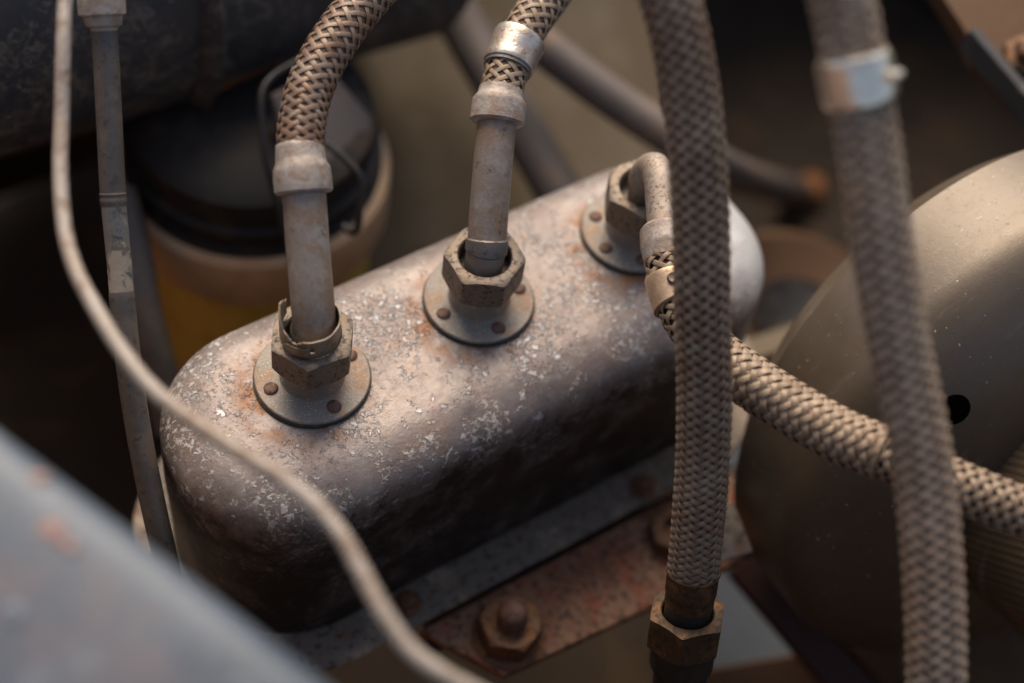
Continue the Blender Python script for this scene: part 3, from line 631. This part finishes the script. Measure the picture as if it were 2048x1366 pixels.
# brown rusty pulley behind the tank's far end
pc = P(1610, 650, 92)
pl = thing('rusty_pulley', pc, 'dark rusty brown disc between the tank and the round drum', 'pulley')
obj('disc', lathe([(3.4, -.6), (6.5, -.5), (6.7, 0), (6.5, .5), (5.9, .7), (4.9, .3), (3.4, -.1)], pc, (.15, -.1, 1), n=60, ends=(True, False)), 'brown_rust', pl)
obj('hub', lathe([(3.3, -1), (3.35, .0), (3.1, .4), (2.6, .1), (.5, -.2)], pc, (.15, -.1, 1), n=40), 'black', pl)
tag(obj('pale_bar', bar(P(1480, 715, 84), P(1700, 640, 87), 1.3, 1.0), 'khaki', loc=P(1480, 715, 84)), 'short pale bar just behind the round drum', 'bar')
rod('dark_hose', [P(235, 380, 76), P(267, 500, 76), P(285, 620, 76), P(318, 740, 77), P(345, 860, 78)], .9, 'tube', 'blurred dark hose standing behind the slim grey tube', 'hose')

# rusty bracket in the upper right corner
q = [P(1850, -60, 78), P(1935, 70, 77), P(1955, 115, 76), P(2000, 165, 76), P(2130, 290, 75), P(2200, 100, 77), P(2100, -80, 79)]
nn = np.cross(q[4]-q[0], q[6]-q[0]); nn /= np.linalg.norm(nn); nn *= -1 if nn @ R[:, 2] < 0 else 1
cbk = thing('corner_bracket', q[0], 'rusty brown bracket hanging in the upper right corner', 'bracket')
obj('bracket_plate', plate(refine(q[::1], 5), 1.2, nn), 'brown_rust', cbk)
obj('bracket_lip', bar(P(1935, 75, 75.5), P(2100, 270, 74), .5, 1.6, up=nn), 'rubber', cbk)
c = P(2045, 120, 75.5)
obj('bolt', lathe([(1.1, 0), (1.1, .5), (.7, .6), (.7, 1.2), (.3, 1.4)], c, nn, n=6), 'rustnut', cbk)

# ================================================================== round drum on the right
bc_ = P(2092, 906, 72)
axc = np.array([.715, -.876, 1.]); axc /= np.linalg.norm(axc); axw = R @ axc
bo = thing('booster_drum', bc_, 'large smooth olive brown metal drum filling the right side', 'drum')
RB = 13.18
prof = [(RB-1.5, -7), (RB-.1, -5.5), (RB, -2)]
for ph in np.linspace(0, math.pi/2, 22)[1:]: prof.append((RB-7.5*(1-math.cos(ph)), -2+4.2*math.sin(ph)))
prof += [(5.6, 2.5), (4.5, 2.75), (2.5, 3.0), (.6, 3.1)]
obj('shell', lathe(prof, bc_, axw, n=160), 'booster', bo)
def on_drum(px, py):
    # march along the view ray to the drum's surface
    x, y, a = basis(axw); pr = sorted([(r, z) for r, z in prof[3:]])
    for d in np.arange(55, 85, .03):
        w = P(px, py, d)-bc_; h = w @ a; r = math.sqrt(max(0, w @ w-h*h))
        if r < RB and h < np.interp(r, [p[0] for p in pr], [p[1] for p in pr]): return w+bc_
    return P(px, py, 70)
x, y, a = basis(axw)
def drum_n(w0):
    w = w0-bc_; rad = w-a*(w @ a); r = np.linalg.norm(rad); rad /= r; pr = sorted(prof[3:])
    f = lambda q: np.interp(q, [p[0] for p in pr], [p[1] for p in pr])
    v = a-rad*(f(r+.15)-f(r-.15))/.3; return v/np.linalg.norm(v)
hc = on_drum(1909, 819); nh = drum_n(hc)
obj('hole_dark_disc', lathe([(.66, -.3), (.66, .02), (.64, .03), (.5, .04), (.3, .04), (.1, .04)], hc, nh, n=32), 'void', bo)  # black disc painting the darkness of a hole in the shell
obj('end_cover', lathe([(6.6, 1.2), (6.65, 3.4), (6.5, 3.6), (6.5, 19)], bc_, axw, n=96), 'mesh_brown', bo)
tag(obj('brown_crossmember', bar(P(1650, 1225, 87), P(2300, 1560, 84), 9, 2, up=R[:, 2], bev=.3), 'mesh_brown', loc=P(1650, 1225, 87)), 'dark brown beam filling the gap under the round drum', 'beam')
# underside: red-brown rail and pale sheet
tag(obj('red_brown_rail', bar(P(1490, 1120, 80), P(1760, 1440, 80), 2.4, 1.5, up=R[:, 2], bev=.3), mat('red_brown_paint', (.05, .018, .012), .6), loc=P(1490, 1120, 80)), 'dark red brown rail under the lower edge of the round drum', 'rail')
q = [P(1400, 1000, 88), P(1380, 1460, 86), P(1850, 1480, 86), P(1560, 1110, 88), P(1560, 700, 90), P(1430, 740, 90)]
nn = np.cross(q[1]-q[0], q[2]-q[0]); nn /= np.linalg.norm(nn); nn *= -1 if nn @ R[:, 2] < 0 else 1
ps = thing('splash_sheet', q[0], 'pale grey sheet metal triangle below the front hose fitting', 'sheet')
obj('sheet_panel', plate(refine(q, 6), .4, nn), 'pale', ps)
obj('rusty_fold', bar(P(1400, 1400, 84), P(1800, 1330, 84), 3, 1.2, up=nn), 'brown_rust', ps)
q = [P(1440, 990, 70), P(1425, 1130, 70), P(1508, 1105, 70.5), P(1470, 1010, 70.5)]
nn = np.cross(q[1]-q[0], q[2]-q[0]); nn /= np.linalg.norm(nn); nn *= -1 if nn @ R[:, 2] < 0 else 1
fb = thing('foot_bracket', q[0], 'small dark folded bracket between the front hose and the drum', 'bracket')
obj('folded_plate', plate(refine(q, 4), .8, nn), 'rim', fb)

# ================================================================== blue-grey panel, lower left, close to the camera
E0, E1 = P(-20, 838, 44.5), P(706, 1400, 42)
ed = E1-E0; ed /= np.linalg.norm(ed); qd = P(120, 1400, 42)-(E0+E1)/2; qd -= ed*(qd @ ed); qd /= np.linalg.norm(qd); up = np.cross(ed, qd); up *= np.sign(up[2])
Rg = []
for k in np.linspace(-14, 38, 50):
    e = E0+ed*k; bow = .0008*(k-8)**2
    pr = [(1.2, -7), (.6, -3.2), (.15, -1.3), (0, -.45), (.12, 0), (.5, .38), (1.2, .62), (3, .95), (7, 1.35), (13, 1.5), (20, 1.0), (26, -.5), (27, -4)]
    Rg.append(np.array([e+qd*(u_+bow)+up*v_ for u_, v_ in pr]))
V, Fc = rings(Rg, (False, False), loop=False)
fp = thing('wing_panel', V.mean(0), 'large blue grey painted body panel blurred across the lower left corner', 'panel')
o = obj('panel_sheet', (V, Fc), 'blue', fp); o.modifiers.new('smooth', 'SUBSURF').render_levels = 2
o.modifiers.new('thickness', 'SOLIDIFY').thickness = .15*S
for px, py, r in ((62, 945, .26), (108, 1066, .36), (148, 1100, .22), (60, 1245, .3)):
    w0 = P(px, py, 43)
    w = w0-E0; u_ = w @ qd; k = w @ ed; v_ = np.interp(u_-.0008*(k-8)**2, [0, .5, 1.2, 3, 7, 13, 20], [-.45, .38, .62, .95, 1.35, 1.5, 1.0])
    c = E0+ed*k+qd*u_+up*(v_)
    obj('paint_chip', lathe([(r, -.05), (r*.9, .05), (r*.4, .09)], c, up, n=18, wob=.15), 'chip' if py != 1245 else 'pale', fp, loc=c)
